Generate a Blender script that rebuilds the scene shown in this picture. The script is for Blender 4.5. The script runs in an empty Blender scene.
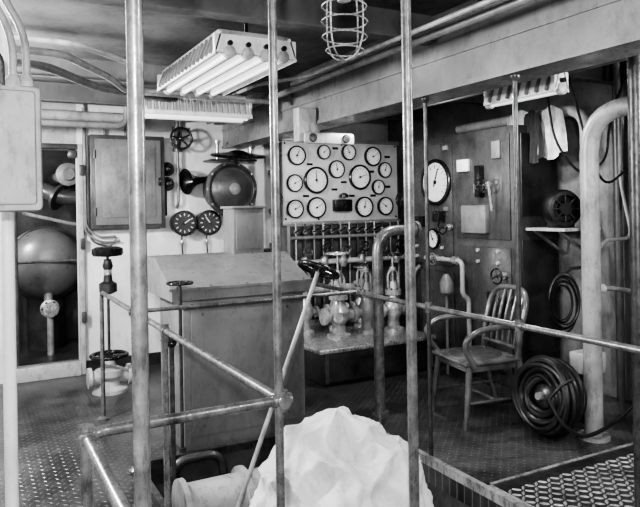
import bpy, bmesh, math, random
from mathutils import Vector, Matrix, noise
random.seed(7)
pi=math.pi
V=Vector
# ------------------------------------------------------------------ materials
def mat(name,v,rough=.5,metal=0.,var=.25,scale=6.,bump=.05,bscale=60.,emit=0.,grime=.32,bd=.004):
    m=bpy.data.materials.new(name); m.use_nodes=True
    nt=m.node_tree; bs=nt.nodes['Principled BSDF']
    bs.inputs['Roughness'].default_value=rough; bs.inputs['Metallic'].default_value=metal
    tc=nt.nodes.new('ShaderNodeTexCoord')
    nz=nt.nodes.new('ShaderNodeTexNoise'); nz.inputs['Scale'].default_value=scale; nz.inputs['Detail'].default_value=8
    nt.links.new(tc.outputs['Object'],nz.inputs['Vector'])
    cr=nt.nodes.new('ShaderNodeValToRGB')
    a=v*(1-var); b=min(1,v*(1+var))
    cr.color_ramp.elements[0].position=.35; cr.color_ramp.elements[0].color=(a,a,a,1)
    cr.color_ramp.elements[1].position=.65; cr.color_ramp.elements[1].color=(b,b,b,1)
    nt.links.new(nz.outputs['Fac'],cr.inputs['Fac'])
    n3=nt.nodes.new('ShaderNodeTexNoise'); n3.inputs['Scale'].default_value=scale*3.3; n3.inputs['Detail'].default_value=12; n3.inputs['Roughness'].default_value=.75
    mp=nt.nodes.new('ShaderNodeMapping'); mp.inputs['Scale'].default_value=(1,1,.45); nt.links.new(tc.outputs['Object'],mp.inputs['Vector']); nt.links.new(mp.outputs[0],n3.inputs['Vector'])
    c2=nt.nodes.new('ShaderNodeValToRGB'); g=1-grime
    c2.color_ramp.elements[0].position=.38; c2.color_ramp.elements[0].color=(g,g,g,1)
    c2.color_ramp.elements[1].position=.50; c2.color_ramp.elements[1].color=(1,1,1,1)
    nt.links.new(n3.outputs['Fac'],c2.inputs['Fac'])
    mx=nt.nodes.new('ShaderNodeMixRGB'); mx.blend_type='MULTIPLY'; mx.inputs[0].default_value=1
    nt.links.new(cr.outputs['Color'],mx.inputs[1]); nt.links.new(c2.outputs['Color'],mx.inputs[2])
    nt.links.new(mx.outputs[0],bs.inputs['Base Color'])
    mr=nt.nodes.new('ShaderNodeMapRange'); mr.inputs['To Min'].default_value=min(1,rough+.18); mr.inputs['To Max'].default_value=max(.12,rough-.08)
    mr.inputs['From Min'].default_value=.35; mr.inputs['From Max'].default_value=.6
    nt.links.new(n3.outputs['Fac'],mr.inputs['Value']); nt.links.new(mr.outputs[0],bs.inputs['Roughness'])
    if bump>0:
        n2=nt.nodes.new('ShaderNodeTexNoise'); n2.inputs['Scale'].default_value=bscale; n2.inputs['Detail'].default_value=3
        nt.links.new(tc.outputs['Object'],n2.inputs['Vector'])
        bp=nt.nodes.new('ShaderNodeBump'); bp.inputs['Strength'].default_value=min(1,bump*3); bp.inputs['Distance'].default_value=bd
        nt.links.new(n2.outputs['Fac'],bp.inputs['Height']); nt.links.new(bp.outputs['Normal'],bs.inputs['Normal'])
    if emit>0:
        bs.inputs['Emission Color'].default_value=(1,1,1,1); bs.inputs['Emission Strength'].default_value=emit
    return m
def treadmat(name,lo,hi,cell,rough,strength=.6):
    m=bpy.data.materials.new(name); m.use_nodes=True
    nt=m.node_tree; N=nt.nodes; L=nt.links; bs=N['Principled BSDF']
    def mth(op,a,b=None,c=None):
        n=N.new('ShaderNodeMath'); n.operation=op
        for i,x in enumerate((a,b,c)):
            if x is None: continue
            if isinstance(x,(int,float)): n.inputs[i].default_value=x
            else: L.new(x,n.inputs[i])
        return n.outputs[0]
    g=N.new('ShaderNodeNewGeometry'); s=N.new('ShaderNodeSeparateXYZ'); L.new(g.outputs['Position'],s.inputs[0])
    k=.7071/cell
    a=mth('MULTIPLY',mth('ADD',s.outputs[0],s.outputs[1]),k)
    b=mth('MULTIPLY',mth('SUBTRACT',s.outputs[0],s.outputs[1]),k)
    fa=mth('SUBTRACT',mth('FRACT',a),.5); fb=mth('SUBTRACT',mth('FRACT',b),.5)
    par=mth('MODULO',mth('ABSOLUTE',mth('ADD',mth('FLOOR',a),mth('FLOOR',b))),2.)
    ea=mth('ADD',mth('DIVIDE',mth('ABSOLUTE',fa),.46),mth('DIVIDE',mth('ABSOLUTE',fb),.15))
    eb=mth('ADD',mth('DIVIDE',mth('ABSOLUTE',fb),.46),mth('DIVIDE',mth('ABSOLUTE',fa),.15))
    e=mth('ADD',mth('MULTIPLY',ea,par),mth('MULTIPLY',eb,mth('SUBTRACT',1.,par)))
    h=mth('SUBTRACT',1.,mth('MINIMUM',e,1.))
    bp=N.new('ShaderNodeBump'); bp.inputs['Strength'].default_value=strength; bp.inputs['Distance'].default_value=.012
    L.new(h,bp.inputs['Height']); L.new(bp.outputs['Normal'],bs.inputs['Normal'])
    nz=N.new('ShaderNodeTexNoise'); nz.inputs['Scale'].default_value=1.8; nz.inputs['Detail'].default_value=10; nz.inputs['Roughness'].default_value=.68; L.new(g.outputs['Position'],nz.inputs['Vector'])
    mk=mth('MULTIPLY',mth('MINIMUM',mth('MULTIPLY',h,3.),1.),.5)
    f=mth('ADD',mk,mth('MULTIPLY',mth('SUBTRACT',nz.outputs['Fac'],.38),1.9))
    cr=N.new('ShaderNodeValToRGB'); cr.color_ramp.elements[0].color=(lo,lo,lo,1); cr.color_ramp.elements[1].color=(hi,hi,hi,1)
    L.new(f,cr.inputs['Fac']); L.new(cr.outputs['Color'],bs.inputs['Base Color'])
    bs.inputs['Roughness'].default_value=rough
    return m
WHITE=mat('white_paint',.66,.4,var=.1,scale=2.5,grime=.25)
WALLP=mat('wall_paint',.62,.45,var=.15,scale=1.4,grime=.2)
LGREY=mat('light_grey_paint',.36,.36,var=.15)
BOARD=mat('gauge_board_paint',.42,.4,var=.1,scale=3,grime=.15)
GREY=mat('grey_paint',.17,.35,var=.2)
CONS=mat('console_paint',.155,.34,var=.12,scale=3,grime=.22)
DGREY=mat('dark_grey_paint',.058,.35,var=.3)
CAB=mat('cabinet_paint',.062,.28,var=.3,scale=4)
DARK=mat('dark_steel',.024,.35,var=.4)
BLACK=mat('black_enamel',.010,.25,var=.3,bump=.02)
RUBBER=mat('black_rubber',.011,.4,var=.4)
STEEL=mat('rail_steel',.15,.3,.4,var=.35,scale=16,grime=.5)
DSTEEL=mat('dark_pipe_steel',.065,.32,.4,var=.35,scale=15,grime=.5)
BRIGHT=mat('machined_metal',.48,.25,.7,var=.3,scale=20,grime=.45)
VALVE=mat('valve_body_metal',.3,.3,.35,var=.35,scale=12,grime=.55)
PIPEP=mat('pipe_paint',.27,.35,var=.22,scale=5,grime=.38)
TANKM=mat('tank_metal',.22,.35,.4,var=.12,scale=3,grime=.2)
BEAM=mat('beam_paint',.17,.33,var=.25,scale=2.5,grime=.35)
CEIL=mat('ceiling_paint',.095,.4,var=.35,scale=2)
WOOD=mat('chair_varnish',.12,.2,.15,var=.4,scale=7)
CANVAS=mat('canvas_cloth',.52,.9,var=.1,scale=5,bump=.3,bscale=16,grime=.18,bd=.012)
CLOTH=mat('work_cloth',.5,.9,var=.3,scale=8)
DCLOTH=mat('dark_cloth',.03,.9,var=.3)
DIAL=mat('dial_white',.62,.4,var=.05,bump=0,grime=.12)
TUBE=mat('lamp_tube',.8,.3,var=.02,bump=0,emit=.5,grime=0.)
FLOOR=treadmat('tread_floor',.014,.15,.045,.28)
PLATE=mat('deck_plate',.035,.35,.3,var=.5,scale=4,grime=.5)
GRATE=mat('tread_steel',.33,.32,.3,var=.45,scale=5,grime=.6)
# ------------------------------------------------------------------ builder
def rnd(pts,r,seg=6):
    pts=[V(p) for p in pts]
    if r<=0 or len(pts)<3: return pts
    out=[pts[0]]
    for i in range(1,len(pts)-1):
        p=pts[i]; a=pts[i-1]-p; b=pts[i+1]-p
        ra=min(r,a.length*.49); rb=min(r,b.length*.49); rr=min(ra,rb)
        A=p+a.normalized()*rr; Bq=p+b.normalized()*rr
        for k in range(seg+1):
            t=k/seg; out.append(A*(1-t)**2+p*2*t*(1-t)+Bq*t*t)
    out.append(pts[-1]); return out
class B:
    def __init__(s): s.bm=bmesh.new(); s.mats=[]
    def mi(s,m):
        if m not in s.mats: s.mats.append(m)
        return s.mats.index(m)
    def face(s,vs,m):
        try:
            f=s.bm.faces.new(vs); f.material_index=s.mi(m); f.smooth=True; return f
        except ValueError: return None
    def obox(s,c,size,m,rot=None,bev=0.):
        t=bmesh.new(); bmesh.ops.create_cube(t,size=1)
        for v in t.verts: v.co=V((v.co.x*size[0],v.co.y*size[1],v.co.z*size[2]))
        if bev>0: bmesh.ops.bevel(t,geom=t.edges[:],offset=bev,segments=2,affect='EDGES',profile=.5)
        R=rot.to_4x4() if rot else Matrix.Identity(4)
        M=Matrix.Translation(V(c))@R
        mp={}
        for v in t.verts: mp[v]=s.bm.verts.new(M@v.co)
        for f in t.faces: s.face([mp[v] for v in f.verts],m)
        t.free()
    def box(s,lo,hi,m,bev=0.):
        lo=V(lo);hi=V(hi); s.obox((lo+hi)/2,hi-lo,m,None,bev)
    def bar(s,p,q,w,h,m,bev=0.,up=(0,0,1)):
        p=V(p);q=V(q); x=(q-p).normalized(); u=V(up)
        if abs(x.dot(u))>.98: u=V((1,0,0))
        y=u.cross(x).normalized(); z=x.cross(y)
        R=Matrix((x,y,z)).transposed(); s.obox((p+q)/2,((q-p).length,w,h),m,R,bev)
    def sweep(s,pts,r,m,n=12,rad=0.,seg=6,caps=True):
        P=rnd(pts,rad,seg); k=len(P)
        rr=r if isinstance(r,(list,tuple)) else None
        T=[]
        for i in range(k):
            a=P[max(0,i-1)]; b=P[min(k-1,i+1)]; d=(b-a)
            T.append(d.normalized() if d.length>1e-9 else V((0,0,1)))
        t0=T[0]; u=V((0,0,1)) if abs(t0.z)<.9 else V((1,0,0))
        nrm=(u-t0*u.dot(t0)).normalized(); rings=[]
        for i in range(k):
            t=T[i]; nrm=(nrm-t*nrm.dot(t))
            nrm=nrm.normalized() if nrm.length>1e-6 else t.orthogonal().normalized()
            bn=t.cross(nrm); ri=(rr[i] if rr and len(rr)==k else (rr[0]+(rr[-1]-rr[0])*i/(k-1) if rr else r))
            rings.append([s.bm.verts.new(P[i]+(nrm*math.cos(2*pi*j/n)+bn*math.sin(2*pi*j/n))*ri) for j in range(n)])
        for i in range(k-1):
            for j in range(n): s.face([rings[i][j],rings[i][(j+1)%n],rings[i+1][(j+1)%n],rings[i+1][j]],m)
        if caps: s.face(rings[0][::-1],m); s.face(rings[-1],m)
    def lathe(s,c,axis,prof,m,n=28):
        Q=V(axis).normalized().to_track_quat('Z','Y').to_matrix(); c=V(c); rings=[]
        for (r,h) in prof:
            if r<1e-5: rings.append([s.bm.verts.new(c+Q@V((0,0,h)))])
            else: rings.append([s.bm.verts.new(c+Q@V((r*math.cos(2*pi*j/n),r*math.sin(2*pi*j/n),h))) for j in range(n)])
        for a,b in zip(rings[:-1],rings[1:]):
            for j in range(n):
                if len(a)==1 and len(b)==1: break
                if len(a)==1: s.face([a[0],b[j],b[(j+1)%n]],m)
                elif len(b)==1: s.face([a[j],a[(j+1)%n],b[0]],m)
                else: s.face([a[j],a[(j+1)%n],b[(j+1)%n],b[j]],m)
        if len(rings[0])>1: s.face(rings[0][::-1],m)
        if len(rings[-1])>1: s.face(rings[-1],m)
    def cyl(s,p,q,r,m,n=20):
        p=V(p);q=V(q); s.lathe(p,q-p,[(r,0),(r,(q-p).length)],m,n)
    def torus(s,c,axis,R,r,m,n=32,k=10,sx=1.,sy=1.):
        Q=V(axis).normalized().to_track_quat('Z','Y').to_matrix(); c=V(c); rings=[]
        for i in range(n):
            a=2*pi*i/n; rings.append([s.bm.verts.new(c+Q@V(((R+r*math.cos(2*pi*j/k))*math.cos(a)*sx,(R+r*math.cos(2*pi*j/k))*math.sin(a)*sy,r*math.sin(2*pi*j/k)))) for j in range(k)])
        for i in range(n):
            for j in range(k): s.face([rings[i][j],rings[(i+1)%n][j],rings[(i+1)%n][(j+1)%k],rings[i][(j+1)%k]],m)
    def wheel(s,c,axis,R,m,r=None,spokes=4,ph=.4):
        r=r or R*.1; s.torus(c,axis,R-r,r,m)
        Q=V(axis).normalized().to_track_quat('Z','Y').to_matrix(); c=V(c)
        s.lathe(c-Q@V((0,0,R*.12)),axis,[(R*.18,0),(R*.2,R*.12),(R*.18,R*.24),(R*.08,R*.3)],m,14)
        for i in range(spokes):
            a=ph+2*pi*i/spokes; s.sweep([c+Q@V((R*.1*math.cos(a),R*.1*math.sin(a),0)),c+Q@V(((R-r)*math.cos(a),(R-r)*math.sin(a),0))],r*.7,m,8)
    def gauge(s,c,n,R,case=BLACK,needle=.8,depth=.06,inner=DIAL):
        Q=V(n).normalized().to_track_quat('Z','Y').to_matrix(); c=V(c)
        s.lathe(c,n,[(0,-depth),(R*.9,-depth),(R*.92,-.01),(R,-.008),(R,.012),(R*.95,.02),(R*.86,.02),(R*.83,.006)],case,32)
        s.lathe(c,n,[(0,.0065),(R*.84,.0065),(R*.84,.007)],inner,32)
        for i in range(21):
            a=-.7+i*(pi+1.4)/20; d=V((math.cos(a),math.sin(a),0)); k0=.58 if i%2==0 else .68
            s.bar(c+Q@(d*R*k0+V((0,0,.009))),c+Q@(d*R*.76+V((0,0,.009))),R*.035,.003,BLACK)
        d=V((math.cos(needle),math.sin(needle),0))
        s.bar(c+Q@(-d*R*.2+V((0,0,.013))),c+Q@(d*R*.62+V((0,0,.013))),R*.06,.003,BLACK)
        s.lathe(c,n,[(R*.1,.008),(R*.08,.017)],BLACK,12)
    def finish(s,name,M=None,parent=None):
        bm=s.bm
        if M is not None: bmesh.ops.transform(bm,matrix=M,verts=bm.verts[:])
        bmesh.ops.recalc_face_normals(bm,faces=bm.faces[:])
        lo=V([min(v.co[i] for v in bm.verts) for i in range(3)]); hi=V([max(v.co[i] for v in bm.verts) for i in range(3)])
        o=V(((lo.x+hi.x)/2,(lo.y+hi.y)/2,lo.z))
        for v in bm.verts: v.co-=o
        me=bpy.data.meshes.new(name); bm.to_mesh(me); bm.free()
        for m in s.mats: me.materials.append(m)
        me.set_sharp_from_angle(angle=math.radians(38))
        ob=bpy.data.objects.new(name,me); ob.location=o; bpy.context.scene.collection.objects.link(ob)
        return ob
# ------------------------------------------------------------------ room shell
ZC=2.65
HX0,HX1,HY0,HY1=.86,2.38,1.87,3.93
b=B()
b.box((-1.2,-1.3,-.1),(HX0,8.6,0),FLOOR); b.box((HX1,-1.3,-.1),(4.6,8.6,0),FLOOR)
b.box((HX0,-1.3,-.1),(HX1,HY0,0),FLOOR); b.box((HX0,HY1,-.1),(HX1,8.6,0),FLOOR)
b.finish('floor')
b=B(); b.box((HX0-.3,HY0-.3,-1.15),(HX1+.3,HY1+.3,-1.1),DARK); b.finish('floor_lower')
b=B()
b.box((HX0-.04,HY0-.04,-1.1),(HX0,HY1+.04,-.1),DGREY); b.box((HX1,HY0-.04,-1.1),(HX1+.04,HY1+.04,-.1),DGREY)
b.box((HX0,HY0-.04,-1.1),(HX1,HY0,-.1),DGREY); b.box((HX0,HY1,-1.1),(HX1,HY1+.04,-.1),DGREY)
b.finish('hatch_trunk')
b=B()
t=.035
b.box((HX0-t,HY0-t,0),(HX0,HY1+t,.05),DSTEEL); b.box((HX1,HY0-t,0),(HX1+t,HY1+t,.05),GRATE)
b.box((HX0,HY0-t,0),(HX1,HY0,.05),DSTEEL); b.box((HX0,HY1,0),(HX1,HY1+t,.05),DSTEEL)
b.finish('trim_1')
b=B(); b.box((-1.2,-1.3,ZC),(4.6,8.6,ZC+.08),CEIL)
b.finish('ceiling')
DX0,DX1,DZ0,DZ1=.30,.90,.12,2.15
b=B()
b.box((-1.2,6.6,0),(DX0,6.7,ZC),WALLP); b.box((DX1,6.6,0),(4.6,6.7,ZC),WALLP)
b.box((DX0,6.6,DZ1),(DX1,6.7,ZC),LGREY); b.box((DX0,6.6,0),(DX1,6.7,DZ0),GREY)
b.finish('wall_back')
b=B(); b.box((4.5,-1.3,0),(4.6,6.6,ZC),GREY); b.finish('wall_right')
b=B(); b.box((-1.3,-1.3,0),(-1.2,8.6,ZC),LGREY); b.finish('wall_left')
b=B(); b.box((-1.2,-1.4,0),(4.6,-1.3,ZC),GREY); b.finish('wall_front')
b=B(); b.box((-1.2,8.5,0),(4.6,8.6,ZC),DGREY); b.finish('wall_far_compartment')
# door frame
b=B()
b.box((DX0-.06,6.54,0),(DX0,6.598,DZ1+.05),DGREY,.008); b.box((DX1,6.54,0),(DX1+.045,6.598,DZ1+.05),LGREY,.008)
b.box((DX0,6.54,DZ1),(DX1,6.598,DZ1+.05),DGREY,.008); b.box((DX0,6.52,0),(DX1,6.598,.13),LGREY,.008)
b.box((DX1-.09,6.55,DZ1-.09),(DX1,6.598,DZ1),DGREY,.03)
for z in (.5,1.2,1.9): b.box((DX1+.01,6.50,z),(DX1+.05,6.545,z+.1),DGREY,.005)
b.finish('door_1')
b=B(); b.box((.95,6.57,0),(2.6,6.598,.12),DARK); b.finish('baseboard_back')
# girder beam (plated)
b=B()
b.box((2.36,-1.3,2.2),(2.60,6.6,2.225),BEAM); b.box((2.375,-1.3,2.225),(2.585,6.6,ZC),BEAM)
b.box((2.362,-1.3,2.385),(2.376,6.6,2.40),BEAM); b.box((2.362,-1.3,2.57),(2.376,6.6,2.60),GREY)
b.finish('girder_beam')
for y in (1.0,2.0,3.0,4.9,5.9):
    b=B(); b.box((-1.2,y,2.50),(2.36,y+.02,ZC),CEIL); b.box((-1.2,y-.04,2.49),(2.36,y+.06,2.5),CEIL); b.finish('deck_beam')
for y in (2.2,3.4,4.6,5.8):
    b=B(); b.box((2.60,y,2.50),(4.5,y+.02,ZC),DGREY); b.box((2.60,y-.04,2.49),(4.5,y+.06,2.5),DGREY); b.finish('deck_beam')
# ------------------------------------------------------------------ ceiling pipes
def pipe(name,pts,r,m,rad=.1,fl=()):
    b=B(); b.sweep(pts,r,m,14,rad)
    for (p,ax) in fl: b.lathe(V(p)-V(ax).normalized()*.015,ax,[(r*1.7,0),(r*1.7,.03)],m,18)
    return b.finish(name)
pipe('ceiling_pipe',[(-1.2,6.2,2.42),(1.45,6.2,2.42),(1.45,6.5,2.42)],.045,PIPEP)
pipe('ceiling_pipe',[(-1.2,6.0,2.32),(1.25,6.0,2.32),(1.25,6.0,2.62)],.03,GREY)
pipe('ceiling_pipe',[(-1.2,3.55,2.42),(.5,3.55,2.42),(.9,3.95,2.42),(1.05,4.7,2.42),(1.9,4.75,2.42)],.016,LGREY)
pipe('ceiling_pipe',[(-1.2,3.8,2.42),(.45,3.8,2.42),(.8,4.35,2.42),(1.0,4.8,2.42),(2.2,4.85,2.42)],.022,PIPEP)
pipe('ceiling_pipe',[(-1.2,4.2,2.44),(.4,4.25,2.44),(.8,4.75,2.42),(2.3,5.45,2.42)],.028,GREY)
pipe('ceiling_pipe',[(2.18,-1.2,2.46),(2.18,6.5,2.46)],.022,GREY)
pipe('ceiling_pipe',[(2.05,-1.2,2.46),(2.05,4.0,2.46),(1.85,4.4,2.46),(1.85,6.5,2.46)],.014,PIPEP)
pipe('ceiling_pipe',[(1.0,2.5,2.6),(2.3,2.5,2.6)],.02,DGREY)
pipe('ceiling_pipe',[(2.75,1.0,2.42),(2.75,6.5,2.42)],.05,DGREY)
pipe('ceiling_pipe',[(3.3,1.0,2.42),(3.3,6.5,2.42)],.06,DGREY)
# ------------------------------------------------------------------ fluorescents
def fluoro(name,x0,x1,y0,y1,z,along='y',ntube=4,zt=ZC):
    b=B(); h=.13
    if along=='y':
        b.box((x0+.03,y0+.02,z+.055),(x1-.03,y1-.02,z+h),LGREY,.01)
        for sx,x in ((-1,x0),(1,x1)):
            b.obox((x-sx*.02,(y0+y1)/2,z+.05),(.008,y1-y0,.13),WHITE,Matrix.Rotation(-sx*.3,3,'Y'))
        b.box((x0,y0,z+.0),(x1,y0+.03,z+.10),WHITE,.005); b.box((x0,y1-.03,z+.0),(x1,y1,z+.10),WHITE,.005)
        w=(x1-x0-.06)/ntube
        for i in range(ntube):
            xx=x0+.03+w*(i+.5); b.cyl((xx,y0+.02,z+.005),(xx,y1-.02,z+.005),.024,TUBE,14)
            for yy in (y0-.02,y1-.02): b.lathe((xx,yy,z+.005),(0,1,0),[(.02,0),(.034,.01),(.034,.04)],LGREY,14)
            b.lathe((xx,y0-.022,z+.05),(0,1,0),[(.014,0),(.014,.02)],BLACK,10)
        n=int((y1-y0)/.075)
        for i in range(n):
            yy=y0+.05+i*.075
            for sx,x in ((1,x0),(-1,x1)): b.bar((x-.010*sx,yy,z+.0),(x+.03*sx,yy,z+.105),.022,.012,GREY,up=(0,1,0))
        pts=[((x0+x1)/2,y0+.15),((x0+x1)/2,y1-.15)]
    else:
        b.box((x0+.05,y0+.02,z+.06),(x1-.05,y1-.02,z+h+.04),WHITE,.01)
        b.obox(((x0+x1)/2,y0+.012,z+.07),(x1-x0,.008,.15),WHITE,Matrix.Rotation(-.25,3,'X')); b.box((x0,y1-.008,z-.01),(x1,y1,z+.14),WHITE)
        b.box((x0,y0,z-.0),(x0+.02,y1,z+.13),WHITE); b.box((x1-.02,y0,z-.0),(x1,y1,z+.13),WHITE)
        w=(y1-y0-.04)/ntube
        for i in range(ntube):
            yy=y0+.02+w*(i+.5); b.cyl((x0+.02,yy,z+.01),(x1-.02,yy,z+.01),.022,TUBE,14)
        n=int((x1-x0)/.05)
        for i in range(n): b.bar((x0+.04+i*.05,y0-.012,z+.03),(x0+.04+i*.05,y0+.012,z+.125),.010,.006,GREY,up=(0,1,0))
        pts=[(x0+.2,(y0+y1)/2),(x1-.2,(y0+y1)/2)]
    for (px,py) in pts: b.cyl((px,py,z+h-.01),(px,py,zt),.012,DARK,8)
    return b.finish(name)
fluoro('fluorescent_fixture',1.14,1.62,3.27,4.47,2.385,'y',4)
fluoro('fluorescent_fixture',1.16,2.06,5.0,5.24,2.30,'x',2)
fluoro('fluorescent_fixture',2.82,2.93,2.52,3.08,2.18,'y',1)
# caged pendant lamp
b=B(); c=V((1.09,1.84,0))
b.cyl((c.x,c.y,2.42),(c.x,c.y,ZC),.018,DSTEEL); b.lathe((c.x,c.y,2.31),(0,0,1),[(.05,0),(.055,.04),(.03,.12)],DSTEEL)
b.lathe((c.x,c.y,2.22),(0,0,1),[(0,0),(.022,.008),(.030,.03),(.026,.06),(.02,.09)],LGREY,20)
for z,R in ((2.31,.066),(2.26,.07),(2.21,.073),(2.16,.075),(2.11,.073),(2.065,.062)): b.torus((c.x,c.y,z),(0.05,0.03,1),R,.003,BRIGHT,28,6)
for i in range(4):
    a=i*pi/2+.4; d=V((math.cos(a),math.sin(a),0))
    b.sweep([c+d*.06+V((0,0,2.33)),c+d*.075+V((0,0,2.20)),c+d*.073+V((0,0,2.10)),c+d*.05+V((0,0,2.045)),c+V((0,0,2.035))],.003,BRIGHT,6,.03)
b.finish('caged_pendant_lamp')
# beam bracket
b=B()
b.box((2.20,4.42,2.06),(2.355,4.52,2.32),LGREY,.01)
b.box((2.22,4.36,2.04),(2.66,4.40,2.13),LGREY,.02); b.box((2.30,4.36,2.12),(2.355,4.6,2.195),GREY,.005)
for x in (2.29,2.58): b.lathe((x,4.36,2.085),(0,-1,0),[(.035,0),(.03,.012),(.012,.014)],DARK,18)
b.finish('beam_bracket')
# ------------------------------------------------------------------ rails & stanchions
RZ=.95; rr=.016
def tee(b,p,m=STEEL,ax=((1,0,0),(0,1,0),(0,0,1)),r=.021,l=.032):
    for a in ax:
        a=V(a); b.cyl(V(p)-a*l,V(p)+a*l,r,m,14)
b=B()
XA=.845; YN=1.855; XL=.26; YF=3.95; XB=2.42
b.sweep([(XA,5.05,.0),(XA,5.05,RZ),(XA,YN,RZ)],rr,STEEL,14,.06)
b.sweep([(XL,-.6,RZ),(XL,YN,RZ),(XA,YN,RZ)],rr,STEEL,14,.07)
b.sweep([(XL,YN-.03,0),(XL,YN-.03,RZ)],rr,STEEL,14)
b.sweep([(XA,YF,RZ),(XB,YF,RZ)],.013,STEEL,14)
b.sweep([(XB,5.0,0),(XB,5.0,.94),(XB,-.9,.94)],rr,STEEL,14,.06)
tee(b,(XA,YN,RZ)); tee(b,(XL,YN-.03,RZ),ax=((0,1,0),(0,0,1))); tee(b,(XA,3.25,RZ),ax=((0,1,0),(0,0,1))); tee(b,(XA,YF,RZ))
for y in (3.25,YF): b.cyl((XA,y,0),(XA,y,RZ),rr,STEEL,14)
tee(b,(XB,YF,.94)); tee(b,(XB,3.15,.94),ax=((0,1,0),(0,0,1))); tee(b,(XB,2.415,.94),ax=((0,1,0),(0,0,1)))
for (x,y) in ((XA,3.25),(XA,YF),(XL,YN-.03),(XA,5.05),(XB,5.0)): b.lathe((x,y,0),(0,0,1),[(.045,0),(.045,.012),(.022,.03)],STEEL,16)
b.finish('hatch_guard_railing')
def post(x,y,z1,r,m=STEEL,z0=0):
    b=B(); b.cyl((x,y,z0),(x,y,z1),r,m,18)
    if z0<.1: b.lathe((x,y,z0),(0,0,1),[(r*2.4,0),(r*2.4,.012),(r*1.2,.03)],m,18)
    b.lathe((x,y,z1-.03),(0,0,1),[(r*1.2,0),(r*2.2,.018),(r*2.2,.03)],m,18); return b.finish('stanchion_post')
post(XL,1.17,ZC,.0150,STEEL); post(.835,YN-.005,ZC,.0135); post(1.323,1.82,ZC,.018)
post(XB,3.15,2.2,.0125,DSTEEL,.0); post(XB,2.415,2.2,.0130,DSTEEL,.95)
post(.12,2.76,ZC,.024,WHITE)
# ------------------------------------------------------------------ left junction box
b=B()
b.box((-.2,2.5,1.555),(.226,2.70,2.0),LGREY,.02); b.box((-.19,2.49,1.58),(.205,2.505,1.98),LGREY,.012)
for x in (.14,.185): b.sweep([(x,2.6,1.99),(x,2.6,2.2),(x-.12,2.6,2.42),(x-.12,2.6,ZC)],.014,PIPEP,10,.08)
b.sweep([(.1,2.55,1.99),(.1,2.55,2.12),(-.2,2.55,2.2)],.012,DSTEEL,10,.05)
b.lathe((.14,2.6,2.0),(0,0,1),[(.028,0),(.028,.03),(.018,.05)],LGREY,14); b.lathe((.185,2.6,2.0),(0,0,1),[(.024,0),(.024,.03),(.018,.05)],LGREY,14)
b.finish('electrical_junction_box')
# ------------------------------------------------------------------ wall cabinet + wall items
b=B()
b.box((1.0,6.46,1.38),(1.71,6.598,2.29),DGREY,.01); b.box((1.04,6.445,1.42),(1.67,6.465,2.25),CONS,.008)
b.box((1.10,6.435,1.49),(1.61,6.45,2.18),GREY,.004)
for z in (1.55,2.1): b.cyl((1.035,6.44,z-.04),(1.035,6.44,z+.04),.012,DGREY,10)
b.box((1.64,6.42,1.8),(1.665,6.45,1.88),BLACK,.004)
b.box((1.35,6.43,1.52),(1.36,6.437,2.16),CONS)
b.finish('wall_cabinet')
b=B()
for i,(x0,x1) in enumerate(((.965,1.18),(.985,1.22))):
    b.sweep([(x0-.03*i,6.55,2.55),(x0-.03*i,6.55,1.4-.05*i),(x0+.12,6.55,1.30-.05*i),(x1+.06,6.55,1.31-.05*i)],.011,GREY,10,.07)
b.sweep([(.97,6.56,2.6),(.97,6.56,2.2),(.97,6.56,1.45),(1.02,6.56,1.26),(1.2,6.56,1.2),(1.25,6.56,1.3)],.009,DGREY,8,.06)
b.sweep([(1.15,6.55,2.29),(1.15,6.55,2.5)],.012,GREY,8); b.sweep([(1.35,6.55,2.29),(1.35,6.55,2.5)],.012,GREY,8)
b.sweep([(1.5,6.57,1.38),(1.5,6.57,.1)],.012,LGREY,8)
b.finish('wall_conduit')
b=B(); b.wheel((1.86,6.38,2.27),(-.2,-1,0),.115,BLACK,spokes=5); b.cyl((1.86,6.38,2.27),(1.86,6.56,2.27),.02,DSTEEL)
b.lathe((1.86,6.52,2.15),(0,0,1),[(.05,0),(.05,.03),(.03,.05),(.045,.12),(.03,.2),(.05,.22),(.05,.25)],DGREY,18)
b.sweep([(1.86,6.52,2.4),(1.86,6.52,2.62)],.02,GREY,10); b.sweep([(1.86,6.52,2.15),(1.86,6.52,1.62),(1.86,6.58,1.58)],.016,GREY,10,.04)
b.finish('globe_valve')
b=B()
for z in (1.97,1.82):
    b.lathe((1.75,6.595,z),(0,-1,0),[(.055,0),(.055,.05),(.04,.07),(.045,.12),(.03,.16),(0,.17)],BLACK,20); b.torus((1.75,6.52,z),(0,-1,0),.062,.01,DSTEEL,20,8)
b.sweep([(1.75,6.58,1.76),(1.75,6.58,1.5)],.01,BLACK,8)
b.finish('signal_lamp')
b=B(); b.lathe((2.08,6.5,1.86),(-1,-.25,-.12),[(.03,-.08),(.035,0),(.05,.05),(.09,.11),(.13,.155),(.135,.16),(.12,.155),(.03,.06)],BLACK,26); b.cyl((2.06,6.5,1.86),(2.06,6.595,1.86),.02,BLACK); b.finish('loudspeaker_horn')
def gauge(c,n,R,nd,name='pressure_gauge',**k):
    b=B(); b.gauge(c,n,R,needle=nd,**k); return b.finish(name)
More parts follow.
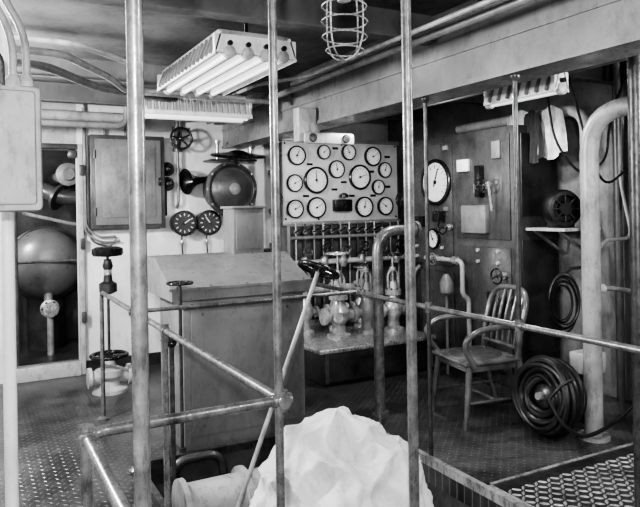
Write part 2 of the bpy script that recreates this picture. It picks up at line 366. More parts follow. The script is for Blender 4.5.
for x,a in ((1.90,.6),(2.165,2.2)):
    b=B(); b.gauge((x,6.46,1.42),(0,-1,0),.13,needle=a,inner=DARK,depth=.13)
    for i in range(12):
        t=i*pi/6; b.bar((x+.075*math.cos(t),6.449,1.42+.075*math.sin(t)),(x+.10*math.cos(t),6.449,1.42+.10*math.sin(t)),.008,.003,DIAL,up=(0,1,0))
    b.bar((x,6.444,1.42),(x+.07*math.cos(a),6.444,1.42+.07*math.sin(a)),.01,.003,DIAL,up=(0,1,0))
    b.sweep([(x,6.56,1.3),(x,6.56,1.2),(x+.02,6.56,.95)],.009,DSTEEL,8,.03)
    b.lathe((x,6.56,1.19),(0,0,1),[(.016,0),(.02,.02),(.016,.05)],BRIGHT,10)
    b.finish('revolution_indicator')
b=B()
b.lathe((2.37,6.595,1.76),(0,-1,0),[(.20,0),(.24,.04),(.27,.2),(.28,.22),(.28,.26),(.25,.27),(.22,.25),(.20,.26),(.15,.31),(.06,.34),(0,.345)],DGREY,36)
b.torus((2.37,6.34,1.76),(0,-1,0),.245,.018,DARK,40,8)
b.torus((2.37,6.30,1.76),(0,-1,0),.15,.008,DARK,40,8)
b.lathe((2.37,6.27,1.76),(0,-1,0),[(.06,0),(.06,.03),(.02,.05)],GREY,16)
for i in range(10):
    a=i*pi/5; b.lathe((2.37+.265*math.cos(a),6.34,1.76+.265*math.sin(a)),(0,-1,0),[(.012,0),(.012,.02)],STEEL,8)
b.finish('blower_drum')
b=B(); b.lathe((2.40,6.22,2.09),(0,-.15,1),[(.10,-.03),(.26,-.01),(.285,0),(.27,.02),(.12,.035),(.05,.06),(.0,.062)],BLACK,32)
b.cyl((2.40,6.22,2.09),(2.40,6.32,2.06),.04,DSTEEL); b.box((2.15,6.32,2.05),(2.65,6.595,2.07),DGREY,.005)
for x in (2.22,2.58): b.cyl((x,6.34,2.07),(x,6.34,2.26),.02,BRIGHT,12); b.lathe((x,6.34,2.23),(0,0,1),[(.035,0),(.035,.03)],BRIGHT,12)
b.finish('valve_handwheel_stand')
# ------------------------------------------------------------------ gauge board
b=B()
b.box((2.88,6.19,1.40),(4.34,6.23,2.27),BOARD,.008)
b.box((2.88,6.23,0),(2.94,6.29,2.25),GREY); b.box((4.28,6.23,0),(4.34,6.29,2.25),GREY)
b.box((2.86,6.17,1.37),(4.36,6.24,1.41),GREY,.004); b.box((2.86,6.17,2.26),(4.36,6.24,2.30),GREY,.004)
b.box((3.47,6.12,1.51),(3.69,6.19,1.64),BLACK,.01); b.lathe((3.58,6.12,1.66),(0,0,1),[(.05,0),(.05,.03),(.02,.05)],BLACK,14)
for (x,z) in ((3.2,2.02),(3.5,1.75),(3.62,1.83),(3.98,1.95),(3.15,1.68),(3.72,1.68),(4.0,1.68),(4.2,1.78),(3.52,2.2),(4.2,2.12)): b.box((x-.035,6.184,z-.012),(x+.035,6.191,z+.012),BLACK)
for (x,z) in ((2.91,2.24),(4.31,2.24),(2.91,1.44),(4.31,1.44),(3.6,2.24),(3.3,1.43)): b.lathe((x,6.19,z),(0,-1,0),[(.012,0),(.009,.006)],BLACK,8)
b.finish('gauge_board')
for (x,z,R) in ((3.04,2.11,.105),(3.366,2.153,.08),(3.68,2.16,.09),(3.994,2.12,.11),(3.523,1.97,.1),(4.152,1.97,.09),(3.01,1.817,.095),(3.267,1.85,.145),(3.819,1.886,.14),(4.06,1.776,.085),(3.01,1.545,.10),(3.267,1.555,.115),(3.87,1.555,.115),(4.152,1.56,.105)):
    gauge((x,6.168,z),(0,-1,0),R,random.uniform(.3,3.),depth=.02)
b=B()
b.sweep([(2.92,6.10,1.24),(4.32,6.10,1.24)],.02,GREY,10); b.sweep([(2.85,6.04,.98),(4.36,6.04,.98)],.03,LGREY,12)
for i in range(13):
    x=2.98+i*.108
    b.sweep([(x,6.10,1.39),(x,6.10,.36)],.010,(BRIGHT,DSTEEL,GREY)[i%3],8)
    b.lathe((x,6.10,1.28),(0,0,1),[(.022,0),(.028,.015),(.02,.04)],BRIGHT,10)
    b.bar((x-.035,6.05,1.30),(x+.035,6.05,1.34),.018,.018,BLACK,.003); b.cyl((x,6.10,1.31),(x,6.05,1.32),.008,BRIGHT,8)
for i in range(6):
    x=3.05+i*.23; b.wheel((x,5.96,1.10+.03*(i%2)),(0,-1,.2),.06,BLACK if i%2 else DSTEEL,r=.010); b.cyl((x,5.96,1.10+.03*(i%2)),(x,6.06,1.0),.012,BRIGHT,8)
    b.lathe((x,6.04,.92),(0,0,1),[(.03,0),(.045,.03),(.045,.09),(.03,.12)],VALVE,14)
b.box((2.95,6.16,.36),(4.3,6.18,1.36),DGREY)
b.finish('gauge_valve_manifold')
b=B(); x,y=2.76,6.15
b.sweep([(x,y,0),(x,y,2.6)],.035,DSTEEL,14)
for z in (.6,1.15,1.5,1.9,2.3): b.lathe((x,y,z),(0,0,1),[(.055,0),(.06,.01),(.06,.04),(.055,.05)],DSTEEL,16)
b.wheel((x-.02,y-.14,1.65),(0,-1,0),.06,BLACK); b.cyl((x,y,1.65),(x-.02,y-.14,1.65),.014,BRIGHT,8); b.wheel((x-.02,y-.14,2.12),(0,-1,0),.05,BLACK); b.cyl((x,y,2.12),(x-.02,y-.14,2.12),.014,BRIGHT,8)
b.finish('standpipe')
# ------------------------------------------------------------------ pump bench
b=B()
b.box((2.62,4.9,.04),(3.80,5.95,.30),DARK,.005); b.box((2.58,4.86,.30),(3.82,5.98,.34),BRIGHT,.008); b.box((2.66,4.94,0),(3.78,5.9,.04),BLACK)
for x in (2.66,3.22,3.78): b.box((x-.02,4.885,.04),(x+.02,4.9,.30),DGREY)
b.finish('pump_bench')
def bigvalve(x,y,z,H,m=VALVE,s=1.,name='pump_valve',wm=BLACK,lever=0):
    b=B()
    b.lathe((x,y,z),(0,0,1),[(.12*s,0),(.12*s,.025),(.07*s,.04),(.065*s,.12),(.11*s,.18),(.115*s,.24),(.07*s,.30),(.06*s,.34),(.095*s,.35),(.095*s,.40),(.05*s,.41),(.04*s,.48)],m,26)
    for sg in (-1,1): b.sweep([(x+sg*.07*s,y,z+.39),(x+sg*.07*s,y,z+.55),(x+sg*.02,y,z+.60)],.012,m,8,.05)
    b.cyl((x,y,z+.45),(x,y,z+H),.011,BRIGHT,10)
    b.lathe((x,y,z+min(.58,H-.06)),(0,0,1),[(.03,0),(.035,.02),(.03,.04)],m,14)
    if lever: b.sweep([(x,y,z+H-.02),(x-.1,y-.05,z+H+.02),(x-.24,y-.1,z+H+.08)],.011,DSTEEL,8,.04); b.lathe((x,y,z+H-.05),(0,0,1),[(.03,0),(.03,.05)],DSTEEL,12)
    else: b.wheel((x,y,z+H-.02),(0,0,1),.12*s,wm,spokes=5)
    for i in range(8):
        a=i*pi/4; b.lathe((x+.085*s*math.cos(a),y+.085*s*math.sin(a),z+.40),(0,0,1),[(.01,0),(.01,.02)],DSTEEL,6)
    b.cyl((x-.16*s,y,z+.2),(x+.16*s,y,z+.2),.055*s,m,16)
    for sg in (-1,1): b.lathe((x+sg*.15*s,y,z+.2),(sg,0,0),[(.085*s,0),(.085*s,.025)],m,18)
    return b.finish(name)
bigvalve(3.02,5.3,.34,.80,VALVE,.95,wm=BRIGHT); bigvalve(3.36,5.35,.34,.68,GREY,.75); bigvalve(3.64,5.3,.34,.76,VALVE,.85)
bigvalve(2.84,5.62,.34,.55,VALVE,.65,lever=1); bigvalve(3.2,5.66,.34,.60,LGREY,.65,lever=1); bigvalve(3.50,5.66,.34,.62,VALVE,.7,wm=STEEL)
b=B(); b.sweep([(2.7,5.86,.34),(2.7,5.86,.72),(3.72,5.86,.72),(3.72,5.86,.34)],.04,LGREY,16,.12)
for x in (2.95,3.25,3.55): b.lathe((x,5.86,.72),(1,0,0),[(.06,0),(.06,.05)],LGREY,18)
b.finish('lagged_header_pipe')
pipe('elbow_vent_pipe',[(2.66,4.07,0),(2.66,4.07,1.37),(3.02,4.07,1.37)],.040,STEEL,.17,[((2.66,4.07,.015),(0,0,1)),((3.01,4.07,1.37),(1,0,0)),((2.97,4.07,1.37),(1,0,0))])
# ------------------------------------------------------------------ console
b=B()
b.box((1.17,4.05,0),(2.03,4.62,1.04),CONS,.008)
v=[(1.09,4.0,.98),(2.07,4.0,.98),(2.07,4.66,.98),(1.09,4.66,.98),(1.09,4.0,1.05),(2.07,4.0,1.05),(2.07,4.42,1.23),(1.09,4.42,1.23),(2.07,4.66,1.23),(1.09,4.66,1.23)]
vs=[b.bm.verts.new(p) for p in v]
for f in ((0,3,2,1),(0,1,5,4),(4,5,6,7),(7,6,8,9),(2,3,9,8),(1,2,8,6,5),(0,4,7,9,3)): b.face([vs[i] for i in f],CONS)
b.box((1.07,3.985,1.045),(2.09,4.01,1.062),GREY)
b.box((1.22,4.04,.10),(1.98,4.052,.94),CONS,.004)
for x in (1.30,1.9):
    for z in (.16,.88): b.lathe((x,4.04,z),(0,-1,0),[(.01,0),(.008,.006)],STEEL,8)
for x in (1.13,1.35,1.6,1.85,2.02): b.lathe((x,4.03,1.064),(0,-.4,1),[(.008,0),(.006,.006)],STEEL,8)
b.box((1.66,4.42,1.22),(1.90,4.64,1.56),CONS,.01); b.box((1.68,4.412,1.26),(1.88,4.422,1.52),CONS,.004); b.box((1.645,4.40,1.555),(1.915,4.66,1.575),GREY,.005)
b.box((1.92,4.45,1.22),(2.05,4.6,1.25),BLACK,.004)
b.finish('control_console')
b=B(); b.wheel((1.13,3.965,1.10),(0,0,1),.085,BLACK); b.cyl((1.13,3.965,0.05),(1.13,3.965,1.1),.011,DSTEEL); b.lathe((1.13,3.965,.05),(0,0,1),[(.02,0),(.02,.03)],DSTEEL)
b.finish('valve_spindle')
b=B(); top=V((1.70,3.2,1.205)); bot=V((1.0,3.03,-.25)); ax=(top-bot).normalized()
b.sweep([bot,top],.012,PIPEP,12); b.wheel(top,ax,.125,BLACK,r=.013,spokes=5); b.lathe(bot,ax,[(.03,0),(.035,.05),(.03,.1)],STEEL,14)
b.finish('slanting_valve_handwheel')
# ------------------------------------------------------------------ pedestal valve
b=B(); x,y=1.03,5.82
b.lathe((x,y,0),(0,0,1),[(.15,0),(.15,.03),(.09,.05),(.08,.1),(.12,.14),(.12,.19),(.06,.22),(.04,.27)],LGREY,24)
b.cyl((x-.17,y,.13),(x+.17,y,.13),.06,LGREY,18)
for sg in (-1,1): b.lathe((x+sg*.15,y,.13),(sg,0,0),[(.09,0),(.09,.03)],LGREY,18)
b.wheel((x,y,.31),(0,0,1),.165,BLACK,r=.018,spokes=5)
b.cyl((x,y,.2),(x,y,1.2),.012,DSTEEL,10)
b.lathe((x,y,.84),(0,0,1),[(.04,0),(.075,.02),(.075,.09),(.04,.11),(.03,.2),(.045,.24),(.03,.3)],DARK,20); b.lathe((x,y,.98),(0,0,1),[(.034,0),(.034,.12)],BRIGHT,14)
b.lathe((x,y,1.16),(0,0,1),[(.03,0),(.12,.01),(.13,.03),(.13,.07),(.1,.085),(.03,.09)],BLACK,28)
b.finish('pedestal_valve')
# ------------------------------------------------------------------ beyond the door
b=B(); c=V((.74,7.8,.98))
b.lathe(c+V((0,.5,0)),(0,-1,0),[(.38,0),(.40,.05),(.40,.35),(.385,.42),(.35,.48),(.29,.54),(.22,.58),(.14,.605),(.07,.615),(0,.618)],TANKM,40)
b.torus(c+V((0,.15,0)),(0,-1,0),.405,.018,DGREY,36,8)
b.sweep([c+V((-.4,-.18,.04)),c+V((.4,-.18,.04))],.014,STEEL,10)
b.cyl(c+V((0,.35,-.3)),c+V((0,.35,-.98)),.2,DGREY)
b.lathe(c+V((0,-.1,-.48)),(0,-1,0),[(.10,0),(.10,.03),(.05,.04),(.05,.1),(.08,.11),(.08,.14),(0,.145)],BRIGHT,24)
for i in range(6):
    a=i*pi/3; b.lathe(c+V((.078*math.cos(a),-.13,-.48+.078*math.sin(a))),(0,-1,0),[(.012,0),(.012,.02)],DARK,8)
b.sweep([c+V((0,-.12,-.48)),c+V((0,0,-.48)),c+V((0,.1,-.1))],.05,PIPEP,14,.1); b.sweep([c+V((0,-.15,-.5)),c+V((0,-.15,-.98))],.035,PIPEP,12)
b.finish('round_tank')
pipe('bulkhead_pipe',[(.38,7.3,0),(.38,7.3,2.6)],.03,PIPEP); pipe('bulkhead_pipe',[(.3,8.1,2.05),(.85,7.7,1.72),(1.5,7.7,1.7)],.09,DGREY,.15,[((.85,7.7,1.72),(.55,-.4,-.3))])
pipe('bulkhead_pipe',[(.45,7.1,1.55),(.95,7.1,1.42),(1.5,7.1,1.40)],.018,PIPEP)
b=B(); b.lathe((.9,7.3,1.95),(0,-1,0),[(.12,0),(.12,.04),(.07,.05),(.06,.1),(0,.1)],GREY,24); b.cyl((.9,7.3,1.95),(.9,8.5,1.95),.07,GREY); b.finish('pipe_flange')
# ------------------------------------------------------------------ hatch machinery
b=B()
b.cyl((.93,3.30,.0),(1.85,3.30,.0),.13,PIPEP,26)
for x in (.92,1.25,1.75): b.lathe((x,3.30,.0),(1,0,0),[(.16,0),(.16,.03)],PIPEP,26)
b.cyl((1.15,3.30,-1.1),(1.15,3.30,.0),.05,GREY); b.cyl((1.6,3.30,-1.1),(1.6,3.30,.0),.05,GREY)
b.finish('hatch_duct')
b=B(); b.sweep([(1.0,3.72,-1.1),(1.0,3.72,.10),(1.30,3.72,.10),(1.30,3.72,-1.1)],.026,DSTEEL,12,.1); b.finish('vent_return_bend')
b=B(); b.sweep([(.96,3.55,-1.1),(.96,3.55,.80)],.014,DSTEEL,10); b.lathe((.96,3.55,.80),(0,0,1),[(.02,0),(.03,.02),(.02,.06)],BLACK,12); b.wheel((.96,3.55,.84),(0,0,1),.06,BLACK); b.finish('valve_spindle')
# tarpaulin covered machine : folds radiating from an off-centre peak
b=B(); cx,cy=1.44,2.53; n=240
def tri(x): x=x/(2*pi); x=x-math.floor(x); return 1-4*abs(x-.5)
def soft(x): v=tri(x); return math.copysign(abs(v)**1.3,v)
kp=[(.0,.655),(.05,.642),(.12,.60),(.20,.55),(.27,.50),(.33,.43),(.375,.32),(.395,.2),(.41,.0),(.43,-.3),(.45,-1.1)]
prof=[]
for (r0,z0),(r1,z1) in zip(kp[:-1],kp[1:]):
    for q in range(11): prof.append((r0+(r1-r0)*q/11,z0+(z1-z0)*q/11))
prof.append(kp[-1]); rings=[]
for i,(r,z) in enumerate(prof):
    ring=[]
    for j in range(n):
        th=2*pi*j/n; t=min(1,r/.18); dn=max(0,min(1,(.64-z)/.5))
        ux,uy=math.cos(th),math.sin(th)
        w=th+.6*noise.noise(V((ux*1.3,uy*1.3,z*2.0)))
        f=.065*soft(4*w+.9)+.055*tri(9*w+1.3+z*2.5)*(.35+.65*dn)+.025*tri(21*w+z*6)*(.3+.7*dn)
        cre=-abs(noise.noise(V((r*ux*6+2,r*uy*6,z*4+7))))*.085-abs(noise.noise(V((r*ux*13+5,r*uy*13,z*10))))*.03
        R=r*(1+f*t)+(cre+.03)*t
        zz=z+(.04*soft(4*w+.9)+.018*tri(9*w+1.3))*t*(1-.7*dn)+cre*.75*t*(1-.6*dn)
        zz-=.10*max(0,r*(-ux*.8813+uy*.4726))*(1-dn)
        ring.append(b.bm.verts.new((cx+R*ux-.01,cy+R*uy,zz)))
        if r==0: break
    rings.append(ring)
for a,c2 in zip(rings[:-1],rings[1:]):
    for j in range(n):
        if len(a)==1: b.face([a[0],c2[j],c2[(j+1)%n]],CANVAS)
        else: b.face([a[j],a[(j+1)%n],c2[(j+1)%n],c2[j]],CANVAS)
ob=b.finish('tarpaulin_covered_machine')
# ------------------------------------------------------------------ raised diamond deck plate
b=B(); gx0,gx1,gy0,gy1=2.46,4.4,.4,2.72
b.box((gx0,gy0,0),(gx1,gy1,.018),PLATE)
for (lo,hi) in (((gx0,gy0,0),(gx0+.02,gy1,.024)),((gx0,gy1-.02,0),(gx1,gy1,.024))): b.box(lo,hi,GRATE)
st=.048; zb=.018
nx=int((gx1-gx0-.08)/st); ny=int((gy1-gy0-.08)/st)
for i in range(nx):
    for j in range(ny):
        x=gx0+.05+i*st; y=gy0+.03+j*st
        a=pi/4 if (i+j)%2 else -pi/4
        ca,sa=math.cos(a),math.sin(a); L,W=.027,.0090
        q=[(L,0),(L*.3,W),(-L*.3,W),(-L,0),(-L*.3,-W),(L*.3,-W)]
        base=[b.bm.verts.new((x+ca*px-sa*py,y+sa*px+ca*py,zb)) for px,py in q]
        top=[b.bm.verts.new((x+ca*px*.72-sa*py*.5,y+sa*px*.72+ca*py*.5,zb+.006)) for px,py in q]
        for k in range(6): b.face([base[k],base[(k+1)%6],top[(k+1)%6],top[k]],GRATE)
        b.face(top,GRATE)
b.finish('diamond_deck_plate')
# ------------------------------------------------------------------ switchboard cabinet right
b=B()
b.box((4.0,4.0,.0),(4.495,5.6,2.22),CAB,.01)
for (y0,y1,z0,z1) in ((4.06,4.74,1.25,2.15),(4.80,5.54,.98,2.15),(4.06,4.74,.12,1.18),(4.80,5.54,.12,.92)):
    b.box((3.985,y0,z0),(4.005,y1,z1),CAB,.006)
b.box((3.96,4.55,1.86),(3.99,4.70,1.97),WHITE,.004); b.box((3.96,4.35,1.66),(3.99,4.48,1.74),GREY,.004); b.box((3.965,4.15,1.95),(3.99,4.25,2.1),GREY,.004)
b.box((3.93,4.3,1.3),(3.99,4.62,1.55),GREY,.01); b.box((3.92,4.36,1.62),(3.99,4.42,1.90),BLACK,.006); b.cyl((3.92,4.2,1.5),(3.88,4.2,1.75),.014,BRIGHT,10)
for y in (4.2,4.45,4.95,5.35):
    for z in (1.05,1.15): b.lathe((3.985,y,z),(-1,0,0),[(.018,0),(.016,.02)],LGREY,10)
for y in (4.85,5.4):
    for z in (1.5,2.08): b.box((3.965,y,z),(3.99,y+.06,z+.04),GREY,.003)
b.box((3.93,5.2,1.35),(3.99,5.4,1.45),BLACK,.005); b.box((3.93,4.12,.5),(3.985,4.3,.8),BLACK,.006); b.box((3.9,4.9,1.4),(3.985,5.0,1.5),BLACK,.006)
b.box((4.05,3.985,.15),(4.45,4.005,1.25),DARK,.004); b.box((4.05,3.985,1.45),(4.45,4.005,2.15),DARK,.004)
b.finish('switchboard_cabinet')
gauge((3.975,5.03,1.78),(-1,0,0),.225,1.2,'dial_indicator',depth=.0); gauge((3.975,5.08,1.23),(-1,0,0),.10,2,'dial_indicator',depth=.0)
for (y,z,R) in ((4.12,.95,.05),(4.3,1.72,.045),(4.82,1.35,.05),(5.5,1.62,.05)):
    b=B(); b.wheel((3.88,y,z),(-1,0,0),R*1.4,BLACK); b.cyl((3.88,y,z),(3.985,y,z),.012,BRIGHT,8); b.lathe((3.985,y,z),(-1,0,0),[(.03,0),(.03,.03)],BRIGHT,12); b.finish('small_handwheel')
b=B()
b.sweep([(3.95,5.1,1.05),(3.88,5.1,1.05),(3.88,4.55,1.05),(3.88,4.55,.75),(3.95,4.55,.7),(3.95,4.55,.0)],.022,LGREY,12,.06)
for p,a in (((3.88,4.9,1.05),(0,1,0)),((3.88,4.62,1.05),(0,1,0))): b.lathe(p,a,[(.035,0),(.04,.03),(.035,.06)],BRIGHT,14)
b.wheel((3.82,4.9,1.05),(-1,0,0),.06,GREY); b.cyl((3.88,4.9,1.05),(3.82,4.9,1.05),.01,BRIGHT)
b.lathe((3.86,4.75,.72),(0,0,1),[(.03,0),(.06,.03),(.065,.12),(.04,.17),(.02,.2)],GREY,18)
b.sweep([(3.86,4.75,.72),(3.86,4.75,0)],.015,GREY,8)
b.sweep([(3.9,5.3,0),(3.9,5.3,.9),(3.97,5.3,.95)],.02,GREY,10,.05); b.sweep([(3.9,4.25,0),(3.9,4.25,.5),(3.97,4.25,.55)],.016,DSTEEL,10,.05)
b.finish('pipe_manifold')
b=B(); b.box((4.08,3.57,1.33),(4.495,3.98,1.355),LGREY,.004)
for y in (3.66,3.92): b.bar((4.48,y,1.12),(4.12,y,1.33),.02,.02,GREY)
b.finish('wall_shelf')
b=B(); ax=V((-.35,-.9,0)).normalized(); c0=V((4.25,3.80,1.51))
b.lathe(c0,ax,[(.05,0),(.12,.01),(.145,.03),(.155,.05),(.155,.12),(.14,.15),(.11,.155),(.10,.12),(.06,.12),(.05,.16),(0,.16)],RUBBER,28)
b.box((4.18,3.68,1.355),(4.32,3.84,1.40),BLACK)
b.torus(c0+ax*.13,ax,.125,.008,DSTEEL,28,6)
for i in range(8):
    a=i*pi/4; Q=ax.to_track_quat('Z','Y').to_matrix(); d=Q@V((math.cos(a),math.sin(a),0)); b.cyl(c0+ax*.15+d*.04,c0+ax*.15+d*.12,.005,DSTEEL,6)
b.finish('electric_motor')
pipe('overhead_drop_pipe',[(3.60,2.94,0),(3.60,2.94,2.15),(3.60,1.2,2.15)],.060,PIPEP,.28,[((3.60,2.94,.01),(0,0,1))])
pipe('overhead_drop_pipe',[(4.25,5.0,2.30),(4.25,3.5,2.30),(4.25,3.5,0)],.045,LGREY,.2,[((4.25,3.5,.02),(0,0,1))])
pipe('vertical_pipe',[(2.87,2.07,.026),(2.87,2.07,ZC)],.035,DSTEEL)
pipe('vertical_pipe',[(4.42,3.35,0),(4.42,3.35,ZC)],.03,DGREY); pipe('vertical_pipe',[(4.42,3.2,0),(4.42,3.2,ZC)],.02,GREY)
b=B(); b.sweep([(3.68,2.94,.98),(3.77,2.9,.98),(4.1,2.95,.92),(4.495,3.0,.92)],.016,GREY,10,.06); b.lathe((3.66,2.94,.98),(1,-.1,0),[(.03,0),(.03,.05)],LGREY,12); b.sweep([(3.68,2.94,1.25),(3.77,2.95,1.3),(4.1,3.0,1.3),(4.25,3.2,1.7),(4.25,3.2,2.6)],.012,GREY,10,.1)
b.finish('small_bore_pipe')
b=B(); b.box((4.3,2.95,1.55),(4.495,3.15,1.95),BLACK,.01); b.box((4.28,3.0,1.6),(4.3,3.1,1.7),LGREY); b.box((4.33,2.6,1.2),(4.495,2.85,1.75),DARK,.01); b.lathe((4.31,3.05,1.83),(-1,0,0),[(.03,0),(.03,.03)],LGREY,12); b.finish('black_switch_box')
b=B()
b.sweep([(3.8,3.5,2.55),(3.85,3.45,2.0),(3.95,3.3,1.75),(4.1,3.2,1.85),(4.15,3.2,2.2),(4.2,3.05,2.55)],.009,BLACK,8,.15)
b.sweep([(3.7,3.2,2.5),(3.8,3.1,1.9),(3.95,3.1,1.65),(4.2,3.1,1.8),(4.3,3.05,1.85)],.009,BLACK,8,.15)
b.finish('hanging_cable')
# jacket hung over the overhead pipe
b=B()
def cloth(x0,y0,x1,y1,z0,z1,m,amp,ph,taper=0.):
    nu,nv=28,20; g=[]
    d=V((x1-x0,y1-y0,0)); nn=V((-d.y,d.x,0)).normalized()
    for i in range(nu+1):
        u=i/nu; row=[]
        for j in range(nv+1):
            w=j/nv; uu=.5+(u-.5)*(1-taper*(1-w)); off=amp*(.25+.75*w)*math.sin(u*17+ph+w*1.5)+amp*.5*math.sin(u*31+w*4)
            z=z0+(z1-z0)*w+.03*math.sin(u*6+ph)*w
            row.append(b.bm.verts.new(V((x0,y0,0))+d*uu+nn*off+V((0,0,z-.25*abs(u-.5)*(1-w)*.5))))
        g.append(row)
    for i in range(nu):
        for j in range(nv): b.face([g[i][j],g[i+1][j],g[i+1][j+1],g[i][j+1]],m)
cloth(4.17,4.30,4.17,3.92,2.37,1.93,CLOTH,.016,0,.2); cloth(4.14,4.08,4.14,3.82,2.35,1.92,DCLOTH,.016,1.2,.3); cloth(4.17,3.92,4.17,3.62,2.36,1.94,CLOTH,.016,2,.2)
b.finish('hanging_jacket')
# ------------------------------------------------------------------ coiled hose standing against the pipe
b=B(); ax=V((-1,.0,.12)).normalized(); c=V((3.38,3.12,.268)); Q=ax.to_track_quat('Z','Y').to_matrix()
for k,(R,h,m) in enumerate(((.235,.0,RUBBER),(.242,.035,RUBBER),(.23,.07,RUBBER),(.205,.08,RUBBER),(.195,.03,RUBBER),(.17,.075,RUBBER),(.158,.05,DARK),(.13,.065,RUBBER),(.11,.06,DARK),(.238,-.035,RUBBER),(.222,-.065,RUBBER))):
    P=[]; N=48
    for i in range(N+1):
        a=2*pi*i/N+k; rj=R+.006*math.sin(3*a+k*2); hj=h+.009*math.sin(2*a+k)
        P.append(c+Q@V((rj*math.cos(a),rj*math.sin(a),hj)))
    b.sweep(P,.020,m,8,0,1,False)
b.lathe(c-ax*.06,ax,[(.11,0),(.18,.01),(.18,.04),(.09,.06),(.08,.11),(.05,.13),(0,.135)],DARK,32)
b.lathe(c+ax*.07,ax,[(.03,0),(.025,.03)],GREY,14)
b.finish('coiled_hose')
b=B(); b.torus((3.82,3.36,.84),(-.8,-1,0),.19,.018,RUBBER,40,8,.55,1.0); b.torus((3.84,3.38,.80),(-.8,-1,0),.165,.016,RUBBER,40,8,.55,1.15); b.torus((3.83,3.39,.82),(-.8,-1,0),.12,.014,RUBBER,40,8,.6,1.15); b.sweep([(3.84,3.40,1.01),(3.95,3.42,1.06),(4.2,3.48,1.06)],.015,DSTEEL,8)
b.finish('coiled_cable')
b=B(); b.box((3.76,3.12,.0),(3.90,3.24,.35),DARK,.01); b.box((3.74,3.10,.35),(3.94,3.26,.50),LGREY,.015); b.lathe((3.78,3.10,.45),(-.3,-1,0),[(.04,0),(.045,.04),(.02,.06)],BRIGHT,16); b.sweep([(3.86,3.18,.5),(3.86,3.18,.62),(3.98,3.2,.64)],.016,LGREY,8,.04)
b.finish('starter_box')
b=B()
P=[(3.14,2.90,.34),(3.16,2.82,.2),(3.30,2.78,.10),(3.55,2.79,.12),(3.8,2.76,.25),(4.0,2.76,.42),(4.2,2.77,.62),(4.45,2.8,.78)]
b.sweep(P,.012,RUBBER,8,.12); b.sweep([(3.15,2.90,.34),(3.2,2.86,.42),(3.3,2.85,.45)],.012,RUBBER,8,.05)
b.finish('rope_hose')
# ------------------------------------------------------------------ armchair (local: faces +x)
b=B()
b.box((-.21,-.23,.415),(.25,.23,.45),WOOD,.018); b.box((-.18,-.20,.37),(.21,.20,.415),WOOD,.004)
b.lathe((.02,0,.449),(0,0,1),[(.19,0),(.17,.012),(0,.012)],DGREY,32)
for sg in (-1,1):
    b.sweep([(.20,sg*.205,.415),(.225,sg*.215,.2),(.25,sg*.225,0)],[.023,.016],WOOD,10,.1)
    b.sweep([(-.31,sg*.225,0),(-.22,sg*.21,.25),(-.19,sg*.205,.45)],[.015,.023],WOOD,10,.12)
    b.sweep([(-.225,sg*.215,.655),(.0,sg*.265,.68),(.17,sg*.275,.665),(.265,sg*.27,.61),(.26,sg*.255,.53),(.19,sg*.24,.44),(.17,sg*.225,.40)],.021,WOOD,12,.09)
    b.sweep([(.222,sg*.218,.17),(-.235,sg*.21,.17)],.011,WOOD,8)
b.sweep([(0,-.215,.17),(0,.215,.17)],.011,WOOD,8)
b.sweep([(-.19,-.205,.42),(-.20,-.21,.60),(-.26,-.215,.80),(-.295,-.16,.885),(-.315,0,.905),(-.295,.16,.885),(-.26,.215,.80),(-.20,.21,.60),(-.19,.205,.42)],.021,WOOD,10,.09)
b.sweep([(-.19,-.2,.50),(-.215,0,.50),(-.19,.2,.50)],.014,WOOD,8,.1)
for i in range(5):
    y=-.14+i*.07; b.sweep([(-.21,y,.50),(-.235,y*1.05,.68),(-.30,y*1.05,.885-.6*y*y)],.012,WOOD,8,.1)
tp=[V((-.285-.03*math.cos((i/8-.5)*pi),-.17+.34*i/8,.84+.01*math.cos((i/8-.5)*pi))) for i in range(9)]
for i in range(8): b.bar(tp[i],tp[i+1],.016,.07,WOOD)
b.finish('wooden_armchair',Matrix.Translation((3.27,3.68,0))@Matrix.Rotation(pi-.15,4,'Z')@Matrix.Scale(1.03,4))
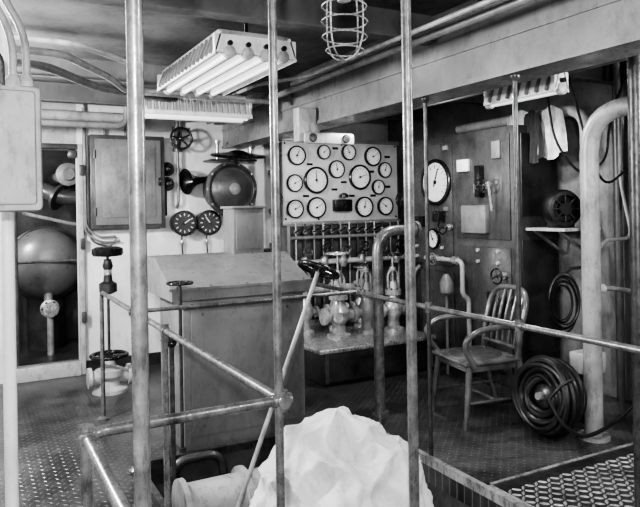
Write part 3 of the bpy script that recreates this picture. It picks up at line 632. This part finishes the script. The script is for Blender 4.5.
# invented globe fitting to go with the fill light behind the girder
b=B(); b.lathe((3.05,4.0,ZC),(0,0,-1),[(.08,0),(.08,.03),(.05,.05),(.05,.09)],DSTEEL,20); b.lathe((3.05,4.0,2.56),(0,0,-1),[(.045,0),(.06,.04),(.05,.08),(0,.1)],WHITE,20); b.finish('added_globe_fitting')
# ------------------------------------------------------------------ lights
def pt(name,loc,e,r=.1):
    l=bpy.data.lights.new(name,'POINT'); l.energy=e; l.shadow_soft_size=r; o=bpy.data.objects.new(name,l); o.location=loc; bpy.context.scene.collection.objects.link(o)
pt('flash_lamp',(-.35,-.5,2.0),240,.06)
pt('overhead_fill',(1.5,.1,2.4),45,.08)  # added fill above the frame, evens out the foreground
pt('bay_fill',(3.3,1.2,2.1),80,.08)  # unseen fill right of frame, brightens the right bay
pt('back_wall_fill',(-.5,4.3,2.2),270,.12)  # fill added left of frame to lift the back wall
pt('console_fill',(0.0,3.0,2.45),35,.1)  # hidden fill over the view, for console side and back wall
pt('behind_girder_fill',(3.05,4.0,2.40),65,.06)  # added fill, screened by the girder, lights chair, bench and cabinet
pt('compartment_fill',(-.3,7.2,2.0),60,.08)  # unseen fill that brightens the space beyond the door
w=bpy.data.worlds.new('World'); w.use_nodes=True; w.node_tree.nodes['Background'].inputs[0].default_value=(.5,.5,.5,1); w.node_tree.nodes['Background'].inputs[1].default_value=.3
bpy.context.scene.world=w
# ------------------------------------------------------------------ camera
cd=bpy.data.cameras.new('camera'); cam=bpy.data.objects.new('camera',cd); bpy.context.scene.collection.objects.link(cam)
cd.lens=36*650/640; cd.sensor_width=36; cd.shift_y=-45.5/640; cd.clip_start=.02
cam.matrix_world=Matrix.Translation((0,0,1.55))@Matrix.Rotation(math.radians(-28.2),4,'Z')@Matrix.Rotation(pi/2,4,'X')@Matrix.Rotation(math.radians(-1.0),4,'Z')
bpy.context.scene.camera=cam
bpy.context.scene.view_settings.view_transform='AgX'
bpy.context.scene.view_settings.look='AgX - High Contrast'
bpy.context.scene.view_settings.exposure=.55
